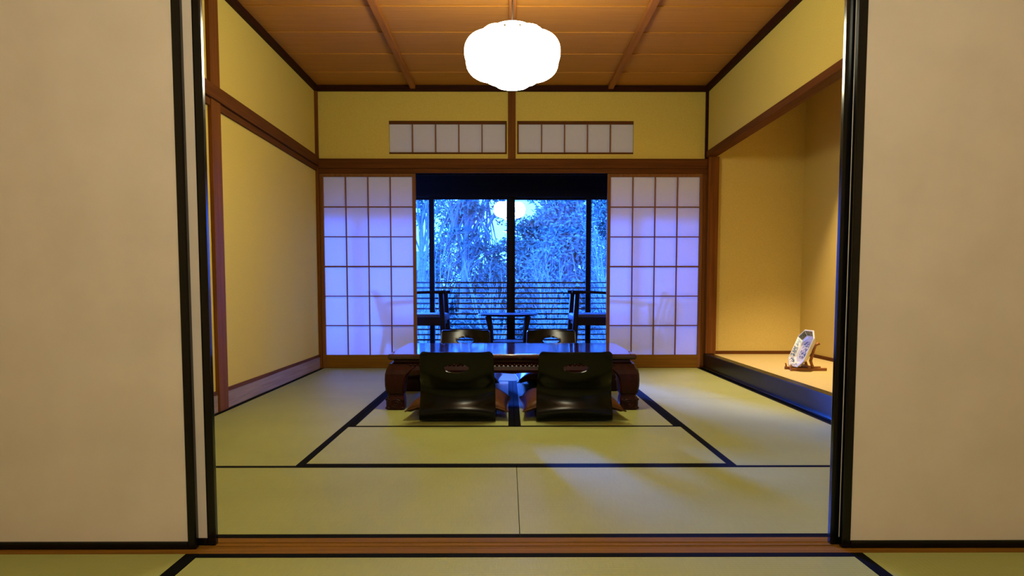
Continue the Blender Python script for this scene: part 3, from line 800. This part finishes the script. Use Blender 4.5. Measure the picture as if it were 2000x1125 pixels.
ct = thing('veranda_table', (-0.035, 7.42, -0.004), 'small round dark wooden table between the veranda armchairs', 'table')
bm = bmesh.new(); lathe(bm, [(0.002, 0.468), (0.22, 0.468), (0.285, 0.476), (0.305, 0.486), (0.300, 0.492), (0.002, 0.493)], (-0.035, 7.42, -0.004), 40); obj('table_top', bm, 'dark_wood_x', ct, smooth=False)
for k in range(4):
    a = PI / 4 + k * PI / 2
    ca, sa = math.cos(a), math.sin(a)
    bm = bmesh.new(); tube(bm, [(-0.035 + 0.285 * ca, 7.42 + 0.285 * sa, 0.467), (-0.035 + 0.25 * ca, 7.42 + 0.25 * sa, 0.34), (-0.035 + 0.215 * ca, 7.42 + 0.215 * sa, -0.004)], [0.026, 0.022, 0.016], 8)
    obj('leg', bm, 'dark_wood', ct, smooth=True)
bm = bmesh.new(); lathe(bm, [(0.002, 0.20), (0.18, 0.20), (0.185, 0.206), (0.18, 0.212), (0.002, 0.212)], (-0.035, 7.42, 0), 24); obj('lower_shelf', bm, 'dark_wood_x', ct)

# ================================================================== OUTSIDE
struct('ground_garden', [(-60, 60, 9.06, 160, -1.6, -0.9)], 'soil', 'garden ground beyond the railing')
dk = struct('floor_deck', [(-2.85, 2.85, 8.02, 9.05, -0.30, -0.10)], 'rail', 'wooden deck outside the veranda windows')
rl = thing('balcony_railing', (0, 8.98, -0.10), 'dark balcony railing of thin horizontal slats outside the windows', 'railing')
sm = None
for i in range(14):
    z = 0.812 - i * 0.0635
    o = bobj('slat', (-2.8, 0.93, 8.97, 8.985, z - 0.010, z + 0.010), 'rail', rl, origin=(0, 8.977, z)) if sm is None else inst('slat', sm, (0, 8.977, z), rl)
    sm = o.data
for x in (-2.78, -1.5, 0.0, 0.925):
    bobj('post', (x - 0.012, x + 0.012, 8.986, 9.01, -0.10, 0.82), 'rail', rl)
rl2 = thing('balcony_railing', (1.9, 9.30, -0.10), 'set back length of slatted railing behind the right-hand window frame', 'railing')
bobj('deck_bracket', (0.95, 2.8, 9.05, 9.32, -0.2, -0.10), 'rail', rl2)
sm = None
for i in range(14):
    z = 0.815 - i * 0.0655
    o = bobj('slat', (0.945, 2.8, 9.29, 9.305, z - 0.008, z + 0.008), 'rail', rl2, origin=(1.9, 9.297, z)) if sm is None else inst('slat', sm, (1.9, 9.297, z), rl2)
    sm = o.data
for x in (0.957, 2.78):
    bobj('post', (x - 0.010, x + 0.010, 9.306, 9.32, -0.10, 0.82), 'rail', rl2)

RND = random.Random(11)
def leaves(clusters, per, size, rnd):
    V, F = [], []
    for (x, y, z, rx, ry, rz) in clusters:
        k = int(per * rx * rz / 0.25 * 7)
        for _ in range(k):
            while True:
                a, b, c = rnd.uniform(-1, 1), rnd.uniform(-1, 1), rnd.uniform(-1, 1)
                q = a * a + b * b + c * c
                if q < 1: break
            g = 0.55 + 0.45 * q
            p = Vector((x + a * rx * g, y + b * ry * g, z + c * rz * g))
            d = Vector((rnd.gauss(0, 1), rnd.gauss(0, 1), rnd.gauss(0, 0.6))).normalized()
            e = d.cross(Vector((rnd.gauss(0, 1), rnd.gauss(0, 1), rnd.gauss(0, 1)))).normalized()
            s = size * rnd.uniform(0.6, 1.3)
            i = len(V)
            V += [p - d * s, p + e * s * 0.38, p + d * s, p - e * s * 0.38]
            F.append((i, i + 1, i + 2, i + 3))
    return V, F

def tree(name, base, trunk_top, r0, clusters, per, size, leafm, label, group, seed, barkm='bark'):
    rnd = random.Random(seed)
    base, top = Vector(base), Vector(trunk_top)
    t = thing(name, base, label, 'tree' if 'tree' in name else 'shrub', group)
    mid = base.lerp(top, 0.5) + Vector((rnd.uniform(-.1, .1), 0, 0))
    V, F = tube_rings([base, mid, top], [r0, r0 * 0.75, r0 * 0.45], 8)
    mesh_vf('trunk', V, F, barkm, t)
    V, F = [], []
    for (x, y, z, rx, ry, rz) in clusters:
        s = base.lerp(top, rnd.uniform(0.35, 0.95)); e = Vector((x, y, z))
        m = s.lerp(e, 0.5) + Vector((rnd.uniform(-.1, .1), rnd.uniform(-.1, .1), 0.12))
        for q in range(3):
            ee = e + Vector((rnd.uniform(-rx, rx), rnd.uniform(-ry, ry), rnd.uniform(-rz, rz))) * 0.7 if q else e
            v, f = tube_rings([s if q == 0 else m, m.lerp(ee, .4) if q else m, ee], [r0 * .35, r0 * .22, r0 * .05], 5)
            o = len(V); V += v; F += [tuple(i + o for i in ff) for ff in f]
    mesh_vf('branches', V, F, barkm, t)
    V, F = leaves(clusters, per, size, rnd)
    o = mesh_vf('foliage', V, F, leafm, t)
    return t

def bare_shrub(name, base, stems, height, spread, label, group, seed, r=0.014, m='twig', sub=5):
    rnd = random.Random(seed); base = Vector(base)
    t = thing(name, base, label, 'shrub', group)
    for i in range(stems):
        V, F = [], []
        a = rnd.uniform(0, 2 * PI); h = height * rnd.uniform(0.6, 1.05)
        dr = Vector((math.cos(a) * spread * rnd.uniform(.3, 1), math.sin(a) * spread * 0.5, h))
        pts = [base + Vector((rnd.uniform(-.05, .05), 0, 0))]
        for k in range(1, 7):
            s = k / 6
            pts.append(base + Vector((dr.x * s ** 1.25, dr.y * s, dr.z * s)) + Vector((rnd.uniform(-.05, .05), 0, 0)) * s)
        rad = [r * (1 - 0.8 * k / 6) for k in range(7)]
        v, f = tube_rings(pts, rad, 5); V += v; F += f
        for q in range(sub):
            k = rnd.randint(2, 5); s = pts[k]; L = h * rnd.uniform(0.15, 0.38)
            d = (dr.normalized() + Vector((rnd.uniform(-.9, .9), rnd.uniform(-.5, .5), rnd.uniform(-.1, .4)))).normalized()
            e = s + d * L; mm = s.lerp(e, .5) + Vector((rnd.uniform(-.04, .04), 0, 0.03))
            v, f = tube_rings([s, mm, e], [rad[k] * .6, rad[k] * .45, rad[k] * .15], 4); o = len(V); V += v; F += [tuple(i + o for i in ff) for ff in f]
            for _ in range(3):
                d2 = (d + Vector((rnd.uniform(-.9, .9), rnd.uniform(-.4, .4), rnd.uniform(-.3, .6)))).normalized()
                s2 = s.lerp(e, rnd.uniform(.4, .95)); e2 = s2 + d2 * L * 0.5
                v, f = tube_rings([s2, e2], [rad[k] * .3, rad[k] * .12], 4); o = len(V); V += v; F += [tuple(i + o for i in ff) for ff in f]
        mesh_vf('stem', V, F, m, t)
    return t

def blob(cx, cy, cz, ex, ey, ez, n, r, seed):
    rnd = random.Random(seed); out = []
    for _ in range(n):
        rr = r * rnd.uniform(0.6, 1.25)
        out.append((cx + rnd.uniform(-ex, ex), cy + rnd.uniform(-ey, ey), cz + rnd.uniform(-ez, ez), rr, rr * 0.9, rr * 0.75))
    return out

TB = 'trees of the garden'
# left: airy evergreen with sky showing through it
cl = blob(-0.75, 17.0, 2.35, 0.75, 0.4, 1.0, 24, 0.36, 3) + blob(-0.95, 17.2, 1.3, 0.9, 0.4, 0.4, 9, 0.38, 4) + blob(-0.45, 17.1, 4.6, 0.95, 0.4, 1.0, 20, 0.5, 5)
tree('evergreen_tree', (-1.15, 17.1, -0.95), (-0.75, 17.0, 4.6), 0.09, cl, 85, 0.055, 'leaf', 'airy evergreen tree with sky between its leaves, left half of the window', TB, 21)
cl = blob(-2.25, 19.0, 2.75, 0.45, 0.3, 0.45, 8, 0.36, 13)
tree('evergreen_tree', (-2.45, 19.1, -0.95), (-2.25, 19.0, 2.8), 0.08, cl, 55, 0.06, 'leaf', 'evergreen tree showing behind the outermost left-hand pane', TB, 22)
# right: dense trees filling the pane
cl = blob(1.25, 15.6, 1.7, 0.62, 0.35, 1.15, 40, 0.48, 7) + blob(1.25, 15.7, 4.2, 0.75, 0.35, 1.2, 24, 0.55, 8)
tree('leafy_tree', (1.2, 15.7, -0.95), (1.2, 15.6, 4.3), 0.12, cl, 90, 0.050, 'leaf_pale', 'dense leafy tree filling the pane right of the mullion', TB, 23)
cl = blob(2.75, 18.2, 1.9, 0.55, 0.4, 1.4, 34, 0.52, 17) + blob(2.9, 18.2, 4.8, 0.7, 0.4, 1.3, 22, 0.6, 18)
tree('leafy_tree', (2.8, 18.3, -0.95), (2.8, 18.2, 5.0), 0.12, cl, 80, 0.06, 'leaf', 'dense leafy tree behind the outermost right-hand pane', TB, 24)
cl = blob(1.05, 21.0, 1.7, 0.9, 0.3, 1.0, 28, 0.55, 19)
tree('leafy_tree', (0.9, 21.1, -0.95), (1.0, 21.0, 2.4), 0.11, cl, 70, 0.07, 'leaf', 'leafy tree far behind the mullion at the bottom of the garden', TB, 25)
cl = blob(-0.9, 23.2, 0.75, 0.9, 0.4, 0.75, 20, 0.5, 29)
tree('leafy_tree', (-0.9, 23.3, -0.95), (-0.9, 23.2, 1.4), 0.11, cl, 70, 0.07, 'leaf', 'low leafy tree far behind the airy evergreen', TB, 26)
# slender tree near the railing, crown added to block sun from the alcove-side mats
cl = blob(-1.10, 11.3, 2.46, 0.40, 0.15, 0.18, 16, 0.25, 91)
tree('sun_blocking_tree', (-1.62, 11.35, -0.95), (-1.15, 11.3, 2.4), 0.030, cl, 120, 0.04, 'leaf', 'slender tree with a thin leaning trunk near the railing, left pane, crown added to block sun', TB, 27)
# unseen trees added at the right to keep open sky light off the floor
cl = blob(5.7, 17.0, 2.6, 0.75, 0.5, 2.6, 40, 0.75, 93)
tree('leafy_tree', (5.7, 17.1, -0.95), (5.7, 17.0, 4.5), 0.14, cl, 36, 0.10, 'leaf', 'unseen tall leafy tree added at the right to block sky light', TB, 28)
cl = blob(8.6, 15.0, 2.6, 0.9, 0.5, 2.6, 40, 0.8, 95)
tree('leafy_tree', (8.6, 15.1, -0.95), (8.6, 15.0, 4.5), 0.14, cl, 36, 0.10, 'leaf', 'outermost unseen tall leafy tree added at the right to block sky light', TB, 30)
# middle distance shrubs
SG = 'shrubs of the garden'
for i, (x, y, z, ex, ez, lab, lm) in enumerate([
        (-1.95, 14.4, -0.05, 0.30, 0.40, 'round shrub low behind the left-hand armchair', 'leaf'),
        (-0.80, 14.6, 0.10, 0.42, 0.60, 'tall shrub below the airy evergreen tree', 'leaf'),
        (0.22, 13.4, 0.00, 0.14, 0.60, 'shrub mostly hidden by the middle mullion', 'leaf'),
        (1.22, 13.85, -0.10, 0.28, 0.45, 'pale shrub below the dense leafy tree', 'leaf_pale'),
        (2.05, 14.3, -0.05, 0.35, 0.55, 'pale shrub low behind the right-hand armchair', 'leaf_pale'),
        (-0.75, 10.5, -0.55, 0.50, 0.15, 'low ground shrub behind the railing, left of the mullion', 'leaf_pale'),
        (0.60, 10.9, -0.55, 0.60, 0.15, 'low ground shrub behind the railing, right of the mullion', 'leaf_pale')]):
    cl = blob(x, y, z, ex, 0.2, ez, 13, 0.32, 50 + i)
    tree('garden_shrub', (x, y + 0.05, -0.95), (x, y, z), 0.035, cl, 70, 0.042, lm, lab, SG, 60 + i)
bare_shrub('bare_shrub', (-1.42, 12.6, -0.92), 12, 2.6, 0.9, 'bare pale-stemmed shrub at the left edge of the middle pane', SG, 31, 0.016)
bare_shrub('bare_shrub', (-0.30, 12.2, -0.92), 9, 2.3, 0.6, 'bare pale-stemmed shrub just left of the middle mullion', SG, 33, 0.016)
bare_shrub('bare_shrub', (0.72, 12.4, -0.92), 10, 2.5, 0.5, 'bare pale-stemmed shrub in front of the dense leafy tree', SG, 35, 0.012, sub=7)
bare_shrub('bare_shrub', (1.75, 12.5, -0.92), 9, 2.6, 0.5, 'bare pale-stemmed shrub by the right-hand window frame', SG, 37, 0.012, sub=7)

cl = [(-8 + 0.55 * k, 28 + 0.3 * math.sin(k), 0.2 + 0.25 * math.sin(k * 1.7), 0.75, 0.4, 1.1) for k in range(33)]
tree('garden_hedge', (0.3, 28.1, -0.95), (0.3, 28.0, 0.6), 0.08, cl, 30, 0.12, 'leaf', 'long clipped hedge across the far end of the garden', None, 77)

# neighbouring house far left behind the garden
hs = thing('far_house', (-4.6, 24, -0.9), 'plain neighbouring house low behind the outermost left-hand pane', 'house')
bobj('house_wall', (-7.2, -2.6, 24, 27, -0.9, 1.35), 'far_wall', hs)
bm = bmesh.new()
v = [bm.verts.new(p) for p in ((-7.5, 23.6, 1.3), (-2.3, 23.6, 1.3), (-2.3, 27.4, 1.3), (-7.5, 27.4, 1.3), (-7.3, 25.5, 2.0), (-2.5, 25.5, 2.0))]
for f in ((0, 1, 5, 4), (2, 3, 4, 5), (1, 2, 5), (3, 0, 4), (0, 3, 2, 1)): bm.faces.new([v[i] for i in f])
obj('house_roof', bm, 'far_roof', hs)
